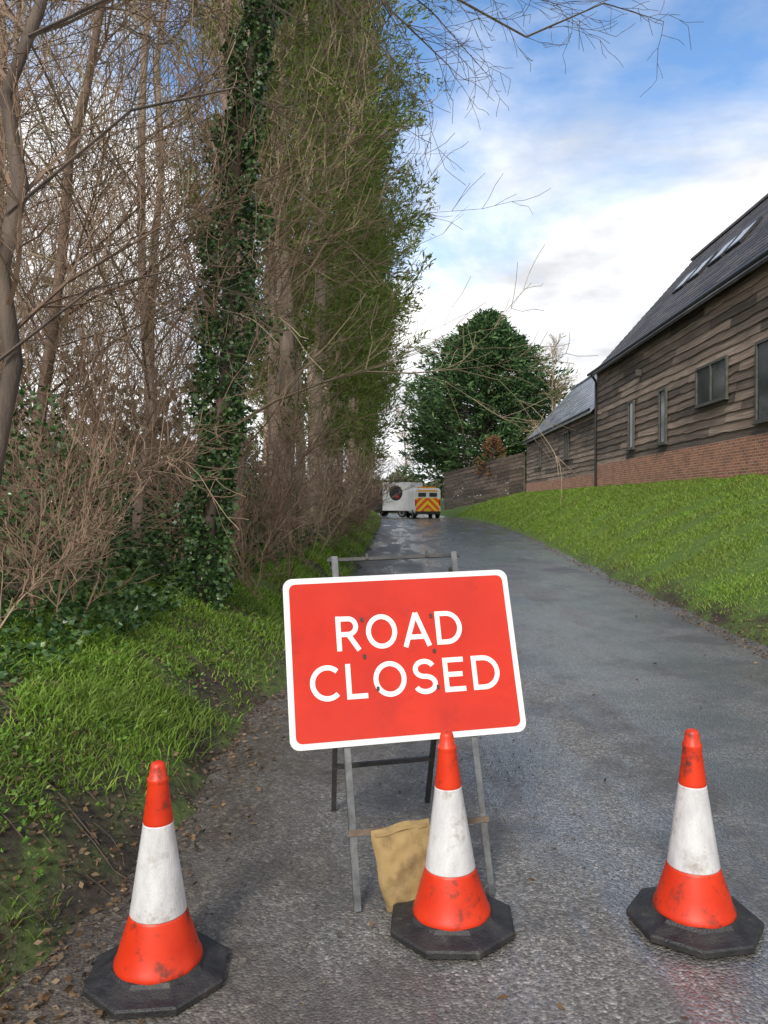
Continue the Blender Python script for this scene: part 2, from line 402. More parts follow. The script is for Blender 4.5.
def onplate(pts, h): return [P3(x_, SC+y_, h) for x_, y_ in pts]
H0 = .022
pl = MB().add(loft([onplate(rrect(.954,.672,.038), H0), onplate(rrect(.956,.674,.039), H0+.002), onplate(rrect(.954,.672,.038), H0+.004)])).build('sign_plate', mat_white, sg)
MB().add(loft([onplate(rrect(.908,.626,.026), H0+.0042), onplate(rrect(.908,.626,.026), H0+.0052)])).build('red_panel', mat_red, pl)
def arc(cx, cy, rx, ry, a0, a1, n=20):
    return [(cx+rx*math.cos(RAD(a0+(a1-a0)*i/n)), cy+ry*math.sin(RAD(a0+(a1-a0)*i/n))) for i in range(n+1)]
GL = {
 'R': (.72, [([(.085,0),(.085,1)],0), ([(.085,.92),(.36,.92)]+arc(.36,.695,.215,.225,90,-90,14)[1:-1]+[(.36,.47),(.085,.47)],0), ([(.35,.47),(.635,0)],0)]),
 'O': (.90, [(arc(.45,.5,.375,.43,0,360,40)[:-1],1)]),
 'A': (.84, [([(.075,0),(.42,.985)],0), ([(.765,0),(.42,.985)],0), ([(.19,.28),(.65,.28)],0)]),
 'D': (.80, [([(.085,.08),(.085,.92),(.33,.92)]+arc(.33,.5,.385,.42,90,-90,20)[1:-1]+[(.33,.08)],1)]),
 'C': (.80, [(arc(.46,.5,.385,.43,47,313,34),0)]),
 'L': (.60, [([(.085,1),(.085,.08),(.57,.08)],0)]),
 'S': (.72, [(arc(.36,.715,.245,.215,22,270,20)+arc(.36,.285,.265,.215,90,-158,20)[1:],0)]),
 'E': (.66, [([(.59,.92),(.085,.92),(.085,.08),(.60,.08)],0), ([(.085,.505),(.54,.505)],0)]),
}
def ribbon(pts, w, closed):
    p = np.array(pts, float); n = len(p); A = []; B = []
    for i in range(n):
        a = p[i]-p[i-1] if (i > 0 or closed) else p[1]-p[0]
        c_ = p[(i+1)%n]-p[i] if (i < n-1 or closed) else p[i]-p[i-1]
        a = a/np.linalg.norm(a); c_ = c_/np.linalg.norm(c_)
        na = np.array([-a[1],a[0]]); nc = np.array([-c_[1],c_[0]])
        mt = na+nc; mt /= np.linalg.norm(mt); k = w/2/max(np.dot(mt, na), .4)
        A.append(p[i]+mt*k); B.append(p[i]-mt*k)
    return A, B
def word(text, cx, y0, cap, width, gap=.13):
    adv = sum(GL[ch][0] for ch in text) + gap*(len(text)-1)
    fx = width/adv; mb = MB(); x0 = cx-width/2
    for ch in text:
        wd, strokes = GL[ch]
        for si, (pts, cl) in enumerate(strokes):
            q = [(x0+px*fx, y0+py*cap) for px, py in pts]
            A, B = ribbon(q, .142*cap, cl)
            n = len(A); h = H0+.0058+.0003*si
            V = np.array(onplate(A, h)+onplate(B, h))
            e = n if cl else n-1
            i = np.arange(e); j = (i+1) % n
            mb.add((V, [np.stack([i, i+n, j+n, j], 1)]))
        x0 += (wd+gap)*fx
    return mb
word('ROAD', -.010, .032, .140, .530).build('lettering', mat_letter, pl)
word('CLOSED', .002, -.160, .140, .785).build('lettering', mat_letter, pl)
for bx_, by_ in ((-.165,.155),(.125,.155),(-.165,.005),(.125,.01),(-.12,-.125),(.125,-.135)):
    c_ = P3(bx_, SC+by_, H0+.0065)
    MB().add(beam(c_, c_+nf*.006, .010, .016, (0,0,1))).build('bolt', mat_bolt, pl)

# ------------------------------------------------------------------ sandbag
mat_bag = M('sandbag cloth', (.38,.265,.11), (.26,.175,.072), (7,7,7), (.7,.9), .5, 40, dirt=((.13,.095,.055), 7.0, .50, .75))
nu = 26; U = np.linspace(-1,1,nu); UU, VV = np.meshgrid(U, U)
prof = (np.clip(1-UU**4,0,1)*np.clip(1-VV**4,0,1))**.55
wr = .004*np.sin(UU*9+VV*4)+.0035*np.sin(VV*13-UU*5)+.004*wav(UU*6,VV*6)
px_ = UU*.118*(1-.05*VV**2)+.003*np.sin(VV*6); pz_ = VV*.155*(1-.04*UU**2)+.003*np.sin(UU*5+1)
def side(sgn): return np.stack([px_, sgn*(.028*prof*(1.15-.35*VV)+wr*prof)-.0008*(-sgn), pz_], 2).reshape(-1,3)
_, Fg = grid(UU, VV, UU)
bag = thing('sandbag', 'dirty yellow sandbag slumped against the sign frame behind the middle cone', 'sandbag', (.092,2.865,.156), (RAD(-14), RAD(-11), RAD(6)))
MB().add((side(-1), Fg)).add((side(1), [Fg[0][:, ::-1]])).build('bag', mat_bag, bag, True)
MB().add((np.stack([px_[-3:-1].ravel()*.9, np.full(2*nu, -.012)-.018*prof[-3:-1].ravel(), pz_[-3:-1].ravel()],1), [Fg[0][:nu-1]])).build('hem', M('hem cloth', (.32,.22,.09), (.23,.155,.065), (20,20,20), (.8,.9)), bag)

# ------------------------------------------------------------------ barn
m, nt, b = base('weathered boards')
g = nn(nt, 'ShaderNodeNewGeometry').outputs['Random Per Island']
gr = nn(nt, 'ShaderNodeTexNoise', {'Vector': objvec(nt, (3,.7,26)), 'Scale': 1.0, 'Detail': 8.0, 'Roughness': .7}).outputs[0]
bl = nn(nt, 'ShaderNodeTexNoise', {'Vector': objvec(nt, (.5,.5,.5)), 'Scale': 1.0, 'Detail': 4.0}).outputs[0]
c0 = ramp(nt, gr, [(.25, (.065,.046,.036)), (.5, (.215,.158,.122)), (.72, (.43,.345,.28))])
k = mth(nt, 'ADD', mth(nt, 'MULTIPLY', g, 1.1), mth(nt, 'MULTIPLY', bl, .8))
c0 = mixc(nt, 1.0, c0, nn(nt, 'ShaderNodeCombineColor', {0: k, 1: k, 2: k}).outputs[0], 'MULTIPLY')
nt.links.new(c0, b.inputs['Base Color']); b.inputs['Roughness'].default_value = .8
nt.links.new(nn(nt, 'ShaderNodeBump', {'Height': gr, 'Strength': .6, 'Distance': .02}).outputs[0], b.inputs['Normal'])
mat_board = m
m, nt, b = base('red brick')
sp = nn(nt, 'ShaderNodeSeparateXYZ', {0: objvec(nt)})
cv = nn(nt, 'ShaderNodeCombineXYZ', {0: mth(nt, 'ADD', sp.outputs[1], sp.outputs[0]), 1: sp.outputs[2]}).outputs[0]
br = nn(nt, 'ShaderNodeTexBrick', {'Vector': cv, 'Color1': col((.54,.20,.10)), 'Color2': col((.28,.095,.06)), 'Mortar': col((.48,.40,.32)), 'Scale': 1.0, 'Mortar Size': .010, 'Brick Width': .225, 'Row Height': .075, 'Bias': 0.0})
nz = nn(nt, 'ShaderNodeTexNoise', {'Vector': objvec(nt), 'Scale': 2.4, 'Detail': 9.0, 'Roughness': .7}).outputs[0]
nt.links.new(mixc(nt, ramp(nt, nz, [(.47, (0,0,0)), (.70, (.65,.65,.65))]), br.outputs[0], (.19,.11,.08)), b.inputs['Base Color'])
b.inputs['Roughness'].default_value = .85
nt.links.new(nn(nt, 'ShaderNodeBump', {'Height': br.outputs[1], 'Strength': -.5, 'Distance': .01}).outputs[0], b.inputs['Normal'])
mat_brick = m
mat_tile = M('dark roof tiles', (.050,.043,.042), (.12,.10,.092), (2,2.5,5), (.5,.75), .3, 8, island=.45)
mat_slate = M('pale slate', (.20,.21,.23), (.34,.35,.38), (2,2.5,5), (.22,.42), .15, 8, island=.3)
mat_frame = M('window timber', (.055,.058,.05), (.11,.11,.095), (8,8,8), (.5,.7))
mat_black = M('black plastic', (.012,.012,.013), (.025,.025,.026), (8,8,8), (.35,.5))
mat_glass = M('dark glass', (.03,.035,.04), (.06,.07,.08), (1,1,1), (.06,.14), spec=.5)
mat_sky_glass = M('rooflight glass', (.42,.43,.44), (.52,.53,.54), (1,1,1), (.3,.4), spec=.5)
RZB = -math.atan(.0247)
def barn(name, label, y0, y1, plinth, eave, half, rise, roofmat, nb, wins, lights):
    t = thing(name, label, 'barn', (9.33, 33.7, 2.15), (0,0,RZB))
    ridge = eave+rise
    Lr = y1-y0; cy = (y0+y1)/2
    core = [(.03,-.5),(2*half-.03,-.5),(2*half-.03,eave),(half,ridge-.06),(.03,eave)]
    MB().add(loft([[(px,yy,pz) for px, pz in core] for yy in (y0+.02, y1-.02)])).build('wall', mat_board, t)
    MB().add(box((.0, cy, plinth/2-.3), (.10, Lr, plinth+.6))).build('brick_plinth', mat_brick, t)
    mb = MB(); hb = (eave-plinth)/nb
    for i in range(nb):
        za = plinth+i*hb; yy = y0
        while yy < y1-.01:
            ye = min(yy+rng.uniform(2.5,5.5), y1)
            if y1-ye < .8: ye = y1
            s_ = np.linspace(yy+.004, ye-.004, max(4, int((ye-yy)/.25)))
            ph = rng.random()*9
            lo = za-.03+.012*np.sin(s_*2.3+ph)+.008*np.sin(s_*6.1+2*ph)+.005*rng.normal(size=len(s_))
            out_ = -.036-.016*rng.random()
            V = np.concatenate([np.stack([np.full(len(s_),-.004-.003*rng.random()), s_, np.full(len(s_), za+hb+.01)],1),
                                np.stack([np.full(len(s_),out_), s_, lo],1),
                                np.stack([np.full(len(s_),out_+.025), s_, lo-.002],1)])
            n_ = len(s_); q = np.arange(n_-1)
            mb.add((V, [np.stack([q, q+1, q+n_+1, q+n_],1), np.stack([q+n_, q+n_+1, q+2*n_+1, q+2*n_],1)]))
            yy = ye
    mb.build('cladding', mat_board, t)
    nc = int(math.hypot(half,rise)/.26); rf = MB(); ov = .32/half
    for sgn in (1, -1):
        for i in range(nc):
            a0 = -ov + (1+ov)*i/nc; a1 = -ov+(1+ov)*(i+1)/nc+.01
            yy = y0-.18
            while yy < y1+.17:
                ye = min(yy+rng.uniform(1.2,2.4), y1+.18)
                pts = []
                for a_, lift in ((a0,.075),(a1,.045),(a1,.0),(a0,.0)):
                    xx_ = half*a_; zz_ = eave+rise*a_+lift+.02*rng.random()*(lift > .05)*.5
                    pts.append((xx_ if sgn > 0 else 2*half-xx_, zz_))
                rf.add(loft([[(a,yv,c_) for a, c_ in pts] for yv in (yy, ye)]))
                yy = ye
    roof = rf.build('roof', roofmat, t)
    MB().add(beam((half,y0-.18,ridge+.06),(half,y1+.18,ridge+.06), .26, .10)).build('ridge_tiles', roofmat, t)
    MB().add(tubes([(-.36,y0-.2,eave-.20,-.36,y1+.2,eave-.20,.06,.06)], 8)).build('gutter', mat_black, t)
    for (ya, yb, za, zb, nm) in wins:
        fr = MB(); xo = -.085; th = .06
        za -= 2.15; zb -= 2.15
        for p0, p1 in (((xo,ya,za),(xo,yb,za)),((xo,ya,zb),(xo,yb,zb))): fr.add(beam(p0,p1,.07,.07))
        for q in np.linspace(ya+.035, yb-.035, nm+1): fr.add(beam((xo-.001,q,za+.035),(xo-.001,q,zb-.035),.07,.068,(1,0,0)))
        fr.add(beam((xo-.03,ya-.05,za-.05),(xo-.03,yb+.05,za-.05),.12,.03))
        w = fr.build('window', mat_frame, t)
        MB().add(box((-.078,(ya+yb)/2,(za+zb)/2),(.006,yb-ya-.01,zb-za-.01))).build('pane', mat_glass, w)
    for (ya, yb, a0, a1) in lights:
        def rp(a_, yv, h): return np.array([half*a_, yv, eave+rise*a_]) + np.array([-rise,0,half])/math.hypot(half,rise)*h
        fr = MB()
        fr.add((np.array([rp(a0,ya,.06),rp(a0,yb,.06),rp(a1,yb,.06),rp(a1,ya,.06),rp(a0,ya,.14),rp(a0,yb,.14),rp(a1,yb,.14),rp(a1,ya,.14)]), [np.array([[4,5,6,7],[0,1,5,4],[1,2,6,5],[2,3,7,6],[3,0,4,7]])]))
        sk = fr.build('skylight', mat_black, t)
        da = .02; dy = .07
        MB().add((np.array([rp(a0+da,ya+dy,.145),rp(a0+da,yb-dy,.145),rp(a1-da,yb-dy,.145),rp(a1-da,ya+dy,.145)]), [np.array([[0,1,2,3]])])).build('pane', mat_sky_glass, sk)
    return t
loc = lambda d: d-33.7
bt = barn('timber_barn', 'tall weathered timber barn with brick base and dark tiled roof with skylights', -25, 0, .98, 5.15, 4.2, 4.75, mat_tile, 17,
     [(loc(28.05),loc(28.75),3.5,5.2,1),(loc(24.6),loc(25.3),3.43,5.15,1),(loc(20),loc(22.1),4.25,5.3,2),(loc(16.6),loc(18.35),3.43,5.28,2)],
     [(loc(23.6),loc(24.7),.44,.60),(loc(25.0),loc(26.1),.44,.60),(loc(26.9),loc(28),.44,.60),(loc(28.4),loc(29.5),.44,.60)])
MB().add(tubes([(-.12,-.22,-.3,-.12,-.22,4.6,.055,.055),(-.12,-.22,4.6,-.34,-.22,4.95,.055,.055)], 8)).build('drainpipe', mat_black, bt)
MB().add(box((-.16, loc(27.3), 3.95), (.18,.16,.22))).build('security_lamp', mat_frame, bt)
barn('timber_outbuilding', 'lower timber range with pale slate roof joined to far end of the tall barn', .2, 19, .62, 3.62, 3.1, 3.4, mat_slate, 13,
     [(loc(39.1),loc(40.2),3.75,5.1,2),(loc(47),loc(47.6),3.7,4.9,1)], [])
# fence beyond the outbuilding
mat_fence = M('brown fence boards', (.06,.042,.033), (.14,.10,.078), (3,3,9), (.7,.85), .3, 10, island=.45)
fa = np.array([9.6,53.2]); fb = np.array([5.15,65.5]); nbay = 7
fence = thing('wooden_fence', 'dark horizontal-boarded wooden fence running beyond the outbuilding below the conifer', 'fence', (0,0,0))
pb = MB(); un = (fb-fa)/np.linalg.norm(fb-fa); pn = np.array([-un[1], un[0]])
if pn[0] > 0: pn = -pn
ftop = lambda f: 4.95 - .95*f
for i in range(nbay):
    a = fa+(fb-fa)*i/nbay; a2 = fa+(fb-fa)*(i+1)/nbay
    for j in range(13):
        z1 = ftop(i/nbay) - .27*j - .13; z2 = ftop((i+1)/nbay) - .27*j - .13
        if z1 < g1(*a2)-.2 and z1 < g1(*a)-.2: break
        o_ = pn*(.018*(j % 2)+.010*rng.random())
        pb.add(beam((a[0]+o_[0],a[1]+o_[1],z1),(a2[0]+o_[0]-un[0]*.015,a2[1]+o_[1]-un[1]*.015,z2),.025,.235))
pb.build('boards', mat_fence, fence)
for i in range(nbay+1):
    a = fa+(fb-fa)*i/nbay-pn*.09; z0 = g1(*a)
    MB().add(beam((a[0],a[1],z0-.3),(a[0],a[1],ftop(i/nbay)+.06),.12,.12,(0,1,0))).build('post', mat_fence, fence)

# ------------------------------------------------------------------ vehicles
mat_vanw = M('white vehicle paint', (.75,.75,.73), (.66,.66,.64), (2,2,2), (.25,.35), dirt=((.42,.38,.32), 2.0, .58, .85), coat=.3)
mat_tyre = M('tyre rubber', (.015,.015,.015), (.03,.03,.03), (9,9,9), (.7,.9))
mat_rim = M('steel wheel', (.25,.25,.26), (.4,.4,.4), (9,9,9), (.4,.5), metal=.6)
mat_tail = M('red lamp', (.5,.02,.02), (.4,.015,.015), (9,9,9), (.2,.3))
mat_amber = M('amber lamp', (.8,.3,.02), (.7,.25,.02), (9,9,9), (.2,.3))
mat_yel = M('yellow plate', (.75,.55,.05), (.65,.48,.05), (9,9,9), (.4,.5))
m, nt, b = base('rear chevrons')
sp = nn(nt, 'ShaderNodeSeparateXYZ', {0: objvec(nt)})
fr_ = mth(nt, 'FRACT', mth(nt, 'MULTIPLY', mth(nt, 'ADD', mth(nt, 'ABSOLUTE', sp.outputs[0]), sp.outputs[2]), 1.9))
nt.links.new(mixc(nt, mth(nt, 'GREATER_THAN', fr_, .5), (.90,.62,.03), (.80,.10,.02)), b.inputs['Base Color'])
b.inputs['Roughness'].default_value = .35
mat_chev = m
mat_orange = M('orange paint', (.85,.42,.08), (.78,.36,.06), (3,3,3), (.3,.4))
def ysec(w, z0, z1, y, r=.18):
    return [(px, y, (z0+z1)/2+pz) for px, pz in rrect(w, z1-z0, r, 4)]
def wheel(par, x, y, r=.34, w=.24):
    ty = MB().add(lathe([(r*.6,-w/2),(r*.94,-w/2),(r,-w/2+.04),(r,w/2-.04),(r*.94,w/2),(r*.6,w/2)], 24), Matrix.Translation((x,y,r)) @ Matrix.Rotation(RAD(90),4,'Y')).build('wheel', mat_tyre, par, False)
    sg_ = 1 if x > 0 else -1
    MB().add(lathe([(.05,0),(r*.58,.03),(r*.6,0)], 18), Matrix.Translation((x+sg_*(w/2-.02),y,r)) @ Matrix.Rotation(RAD(90)*sg_,4,'Y')).build('rim', mat_rim, ty)
vx, vy = 3.12, 55.0
van = thing('maintenance_van', 'white works van seen from behind with red and yellow chevrons across its back doors', 'van', (vx,vy,float(road_z(vx,vy))), (0,0,RAD(6)))
MB().add(loft([ysec(1.84,.38,2.08,0,.2), ysec(1.92,.34,2.16,.12,.2), ysec(1.94,.33,2.18,1.5,.2), ysec(1.94,.33,2.16,3.1,.2), ysec(1.90,.33,1.45,4.0,.2), ysec(1.84,.34,1.15,4.7,.2), ysec(1.7,.4,.9,4.95,.2)])).build('body', mat_vanw, van, False)
MB().add(loft([[(px,-.012,.98+pz) for px, pz in rrect(1.70,.98,.06)],[(px,-.002,.98+pz) for px, pz in rrect(1.70,.98,.06)]][::-1])).build('chevron_panel', mat_chev, van)
MB().add(loft([[(px,-.012,1.99+pz) for px, pz in rrect(1.40,.13,.04)],[(px,-.002,1.99+pz) for px, pz in rrect(1.40,.13,.04)]][::-1])).build('orange_band', mat_orange, van)
for s_ in (-1,1):
    MB().add(loft([[(s_*.40+px,-.016,1.70+pz) for px, pz in rrect(.56,.30,.06)],[(s_*.40+px,-.001,1.70+pz) for px, pz in rrect(.56,.30,.06)]][::-1])).build('rear_window', mat_glass, van)
    MB().add(box((s_*.87,-.03,1.15),(.10,.05,.45))).build('taillight', mat_tail, van)
    MB().add(box((s_*1.08,3.5,1.35),(.22,.12,.28))).build('mirror', mat_black, van)
    for yy in (.85,4.0): wheel(van, s_*.86, yy)
MB().add(box((0,-.05,.42),(1.8,.12,.2))).build('bumper', mat_black, van)
MB().add(box((0,-.025,.64),(.5,.012,.11))).build('number_plate', mat_yel, van)
lb = MB().add(box((0,.5,2.23),(1.3,.22,.10))).build('light_bar', mat_amber, van)
lx, ly = 2.45, 58.6
lor = thing('box_lorry', 'white box lorry with a round black emblem on its side, parked beyond the van', 'lorry', (lx,ly,float(road_z(lx,ly))), (0,0,RAD(58)))
bxm = MB().add(loft([ysec(2.0,.50,2.66,0,.05), ysec(2.0,.50,2.66,2.4,.05)])).build('cargo_box', mat_vanw, lor)
MB().add(loft([ysec(1.9,.45,1.3,2.50,.1), ysec(1.95,.45,2.3,2.55,.12), ysec(1.95,.45,2.35,3.5,.12), ysec(1.9,.45,1.6,4.15,.12), ysec(1.85,.45,1.1,4.35,.12)])).build('cab', mat_dark, lor)
MB().add(box((0,2.0,.42),(.9,4.2,.14))).build('chassis', mat_black, lor)
em = MB().add(lathe([(.58,0),(.58,.012)], 28), Matrix.Translation((-1.0,1.2,1.86)) @ Matrix.Rotation(RAD(-90),4,'Y')).build('emblem', mat_black, bxm)
MB().add(lathe([(.15,0),(.15,.006)], 24), Matrix.Translation((-1.013,1.1,1.58)) @ Matrix.Rotation(RAD(-90),4,'Y')).build('emblem_centre', mat_tail, em)
for s_ in (-1,1):
    MB().add(box((s_*.8,-.03,.75),(.2,.04,.12))).build('taillight', mat_tail, lor)
    MB().add(box((s_*.98,3.2,1.85),(.02,.6,.5))).build('side_window', mat_glass, lor)
    for yy in (.7,3.4): wheel(lor, s_*.85, yy, .36)

# ------------------------------------------------------------------ trees
def rdir(d, ang, R):
    while True:
        v_ = (R.gauss(0,1), R.gauss(0,1), R.gauss(0,1))
        u = (d[1]*v_[2]-d[2]*v_[1], d[2]*v_[0]-d[0]*v_[2], d[0]*v_[1]-d[1]*v_[0])
        l = math.sqrt(u[0]**2+u[1]**2+u[2]**2)
        if l > 1e-3: break
    c_, s_ = math.cos(ang), math.sin(ang)/l
    return (d[0]*c_+u[0]*s_, d[1]*c_+u[1]*s_, d[2]*c_+u[2]*s_)
def grow(out, p, d, L, r, lev, mx, R, up=.08, wob=.16, kids=2, ratio=.55, ang=(.5,1.0), rmin=.004, tips=None):
    ns = (7,6,4,3,3)[lev]
    for i in range(ns):
        d = (d[0]+R.gauss(0,wob), d[1]+R.gauss(0,wob), d[2]+R.gauss(0,wob)+up)
        l = math.sqrt(d[0]**2+d[1]**2+d[2]**2); d = (d[0]/l, d[1]/l, d[2]/l)
        q = (p[0]+d[0]*L/ns, p[1]+d[1]*L/ns, p[2]+d[2]*L/ns)
        ra = max(r*(1-.8*i/ns), rmin); rb = max(r*(1-.8*(i+1)/ns), rmin*.8)
        out.append((*p, *q, ra, rb))
        if lev < mx and (i >= 1 or lev > 0):
            for _ in range(kids):
                grow(out, q, rdir(d, R.uniform(*ang), R), L*ratio*R.uniform(.6,1.15)*(1-.35*i/ns), rb*.6, lev+1, mx, R, up, wob*1.1, kids, ratio, ang, rmin, tips)
        p = q
    if tips is not None: tips.append((p, d))
mat_bark = M('brown bark', (.10,.066,.047), (.26,.18,.13), (7,7,1.5), (.8,.9), .8, 14)
mat_bark2 = M('dark bark', (.05,.037,.030), (.15,.11,.085), (7,7,1.5), (.8,.9), .8, 14, dirt=((.06,.085,.035), 2.5, .55, .75))
mat_bark3 = M('tan bark', (.22,.16,.12), (.46,.36,.285), (7,7,1.5), (.8,.9), .8, 14)
mat_twig = M('brown twigs', (.14,.086,.057), (.275,.185,.125), (.8,.8,.8), (.7,.85))
mat_twig2 = M('pale twigs', (.20,.15,.09), (.35,.275,.175), (.8,.8,.8), (.7,.85))
mat_needle = LM('cypress foliage', [(.055,.10,.016), (.10,.165,.028), (.155,.22,.042), (.21,.26,.06), (.21,.20,.07)], .6, .3, .2)
mat_fir = LM('dark conifer foliage', [(.020,.052,.022), (.040,.092,.034), (.07,.135,.047), (.11,.185,.066)], .6, 0, .2)
mat_ivy = LM('ivy leaves', [(.016,.045,.013), (.034,.082,.022), (.062,.125,.034), (.11,.18,.055)], .34, 0, .5)
def bare_tree(x, y, H, r0, seed, label, lean=(0,0), kids=2, mx=3, mats=None, name='bare_tree', nb=16, zb=.2, L1=.32, group='bare trees on the left bank', rmin=.004):
    R = random.Random(seed); z = g1(x, y)-.1
    t = thing(name, label, 'tree', (x,y,z), group=group)
    n = 12; pts = []; rad = []; wx = wy = 0
    for i in range(n+1):
        f = i/n
        pts.append((lean[0]*f+wx, lean[1]*f+wy, H*f)); rad.append(r0*(1-.85*f)*(1.35 if i == 0 else 1)+.006)
        wx += R.gauss(0,.07); wy += R.gauss(0,.07)
    MB().add(sweep(pts, rad, 9, .08)).build('trunk', mats[0], t, True)
    out = []
    for i in range(nb):
        f = zb+(1-zb)*(i+R.random())/nb
        j = min(int(f*n), n-1); g_ = f*n-j
        p = tuple(pts[j][k_]*(1-g_)+pts[j+1][k_]*g_ for k_ in range(3))
        a = R.random()*6.283; e = R.uniform(.35,1.1)
        d = (math.cos(a)*math.cos(e), math.sin(a)*math.cos(e), math.sin(e))
        grow(out, p, d, H*L1*(1.1-.55*f)*R.uniform(.7,1.2), r0*.36*(1-.6*f), 1, mx, R, .06, .15, kids, .52, (.4,1.0), rmin)
    MB().add(tubes(out, 3)).build('branches', mats[1], t)
    return t
B1 = (mat_bark, mat_twig); B2 = (mat_bark2, mat_twig); B3 = (mat_bark3, mat_twig2)
spots = [(-3.3,7.4,9.5,.06,'bare brown tree second from the left edge, behind the dark trunk',B1,19),
         (-2.75,8.6,10.5,.06,'bare brown tree just left of the ivy-clad trunk',B3,19),
         (-4.7,9.8,10.5,.085,'bare tree at the far left behind the first trunks',B1,18),
         (-2.2,10.2,11,.08,'slender bare tree just right of the ivy-clad trunk',B3,16),
         (-3.7,12.2,11.5,.085,'bare tree deep in the thicket behind the ivy-clad trunk',B3,18),
         (-6.4,12.5,11,.095,'bare tree at the back of the thicket near the left edge',B1,19),
         (-8.5,17,13,.11,'bare tree standing farthest back at the left behind the thicket',B1,17),
         (-1.75,16.5,14.5,.11,'pale bare tree among the evergreens whose twigs reach out over the lane',B3,22)]
for i, (x, y, H, r0, lb_, ms, nb_) in enumerate(spots):
    bare_tree(x, y, H, r0, 40+i, lb_, (rng.normal()*.3+.3, rng.normal()*.2), 2, 3, ms, nb=nb_, L1=.30 if i < 7 else .25, zb=.15 if i < 7 else .5, rmin=.0022+.00022*y)
# tree at the left edge with overhanging limbs
ta = bare_tree(-2.5,4.7,7.0,.062,77,'dark bare trunk at left edge of the picture with limbs arching over the lane',(.25,.3),2,3,(mat_bark2,mat_twig),nb=20,L1=.28, group=None, rmin=.0026)
R = random.Random(5); out = []
z0 = ta.location.z
def limb(pts, r, tw, tl=.6):
    P = [np.array(p)-np.array([-2.5,4.7,z0]) for p in pts]
    for i in range(len(P)-1):
        for k_ in range(4):
            a = P[i]+(P[i+1]-P[i])*k_/4; c_ = P[i]+(P[i+1]-P[i])*(k_+1)/4
            f = (i+k_/4)/(len(P)-1); f2 = (i+(k_+1)/4)/(len(P)-1)
            out.append((*a, *c_, r*(1-.8*f), r*(1-.8*f2)))
            for _ in range(tw):
                dd = c_-a; dd = tuple(dd/np.linalg.norm(dd))
                grow(out, tuple(c_), rdir(dd, R.uniform(.4,.9), R), R.uniform(.25,tl), r*.25*(1-.5*f), 2, 3, R, -.02, .16, 1, .5, (.4,.9), .0022)
limb([(-2.2,4.85,5.0),(-1.2,5.2,5.75),(-.4,5.6,5.65),(.05,5.8,5.2),(.5,6,4.9)], .026, 2)
limb([(-.4,5.6,5.65),(.55,6,5.42),(1.1,6,5.12),(1.7,6,5.38),(2.2,6.1,5.3)], .015, 1)
limb([(-1.2,5.2,5.75),(-.5,6,6.0),(.4,6.6,5.7),(.9,6.9,5.35)], .016, 2)
limb([(-1.2,5.2,5.75),(-.6,5.5,5.3),(-.1,5.7,4.95),(.3,5.8,4.6)], .014, 2)
limb([(-.5,6,6.0),(.3,6.2,5.85),(1.0,6.4,5.75),(1.6,6.6,5.72)], .013, 2)
limb([(-2.2,4.8,4.4),(-1.5,5.0,4.9),(-.9,5.2,4.95),(-.3,5.4,4.7)], .015, 2)
limb([(-2.35,4.8,3.3),(-1.6,4.9,4.0),(-1.0,5.2,4.3),(-.5,5.4,4.1)], .014, 2)
limb([(-2.4,4.8,2.4),(-1.9,5.0,2.9),(-1.5,5.3,3.1),(-1.0,5.5,3.0)], .012, 2)
MB().add(tubes(out, 4)).build('overhanging_limb', mat_bark2, ta)

# ivy-clad trunk
def ivy_tree(x, y, H, lean, r0, n, label, w=.26):
    z = g1(x,y)-.1
    t = thing('ivy_clad_tree', label, 'tree', (x,y,z))
    fz = np.linspace(0,1,14)
    pts = [(lean[0]*f**1.2+.09*math.sin(f*8.5), lean[1]*f, H*f) for f in fz]
    MB().add(sweep(pts, [r0*(1-.5*i/13) for i in range(14)], 9, .06)).build('trunk', mat_bark2, t, True)
    f = rng.random(n); a = rng.random(n)*2*np.pi
    clump = np.sin(f*31+a)*np.sin(f*17-a*2)+.7*np.sin(f*61+a*2)+.5*np.sin(f*103-a*3)
    env = np.interp(f, [0,.1,.2,.36,.48,.6,.8,1], [1.1,.85,.75,1.6,.95,.65,.85,.6])
    kp = clump > -.6; f, a, clump, env = f[kp], a[kp], clump[kp], env[kp]; n = len(f)
    rr = r0+ w*(.2+.8*rng.random(n)**.8)*np.clip(.6+.5*clump,.12,1.6)*env
    P = np.stack([np.interp(f, fz, [p[0] for p in pts])+np.cos(a)*rr, lean[1]*f+np.sin(a)*rr, H*f+.04*rng.normal(size=n)], 1)
    D = np.stack([np.cos(a), np.sin(a), -.5+0*a], 1)
    s_ = .028+.035*rng.random(n)
    MB().add(leaves(P, s_, s_*.85, D, .7)).build('ivy', mat_ivy, t)
    R = random.Random(int(n)); out = []
    for i in range(18):
        f_ = R.uniform(.2,1); a_ = R.random()*6.28
        grow(out, (np.interp(f_, fz, [p[0] for p in pts]), lean[1]*f_, H*f_), (math.cos(a_)*.8, math.sin(a_)*.8, .6), 1.5, .014, 1, 3, R, .05, .17, 2, .5, (.5,1.1), .0034)
    MB().add(tubes(out, 3)).build('branches', mat_twig, t)
ivy_tree(-1.72,7.0,8.0,(.95,.3),.07,25000,'leaning trunk thickly wrapped in dark green ivy on the left bank',.21)

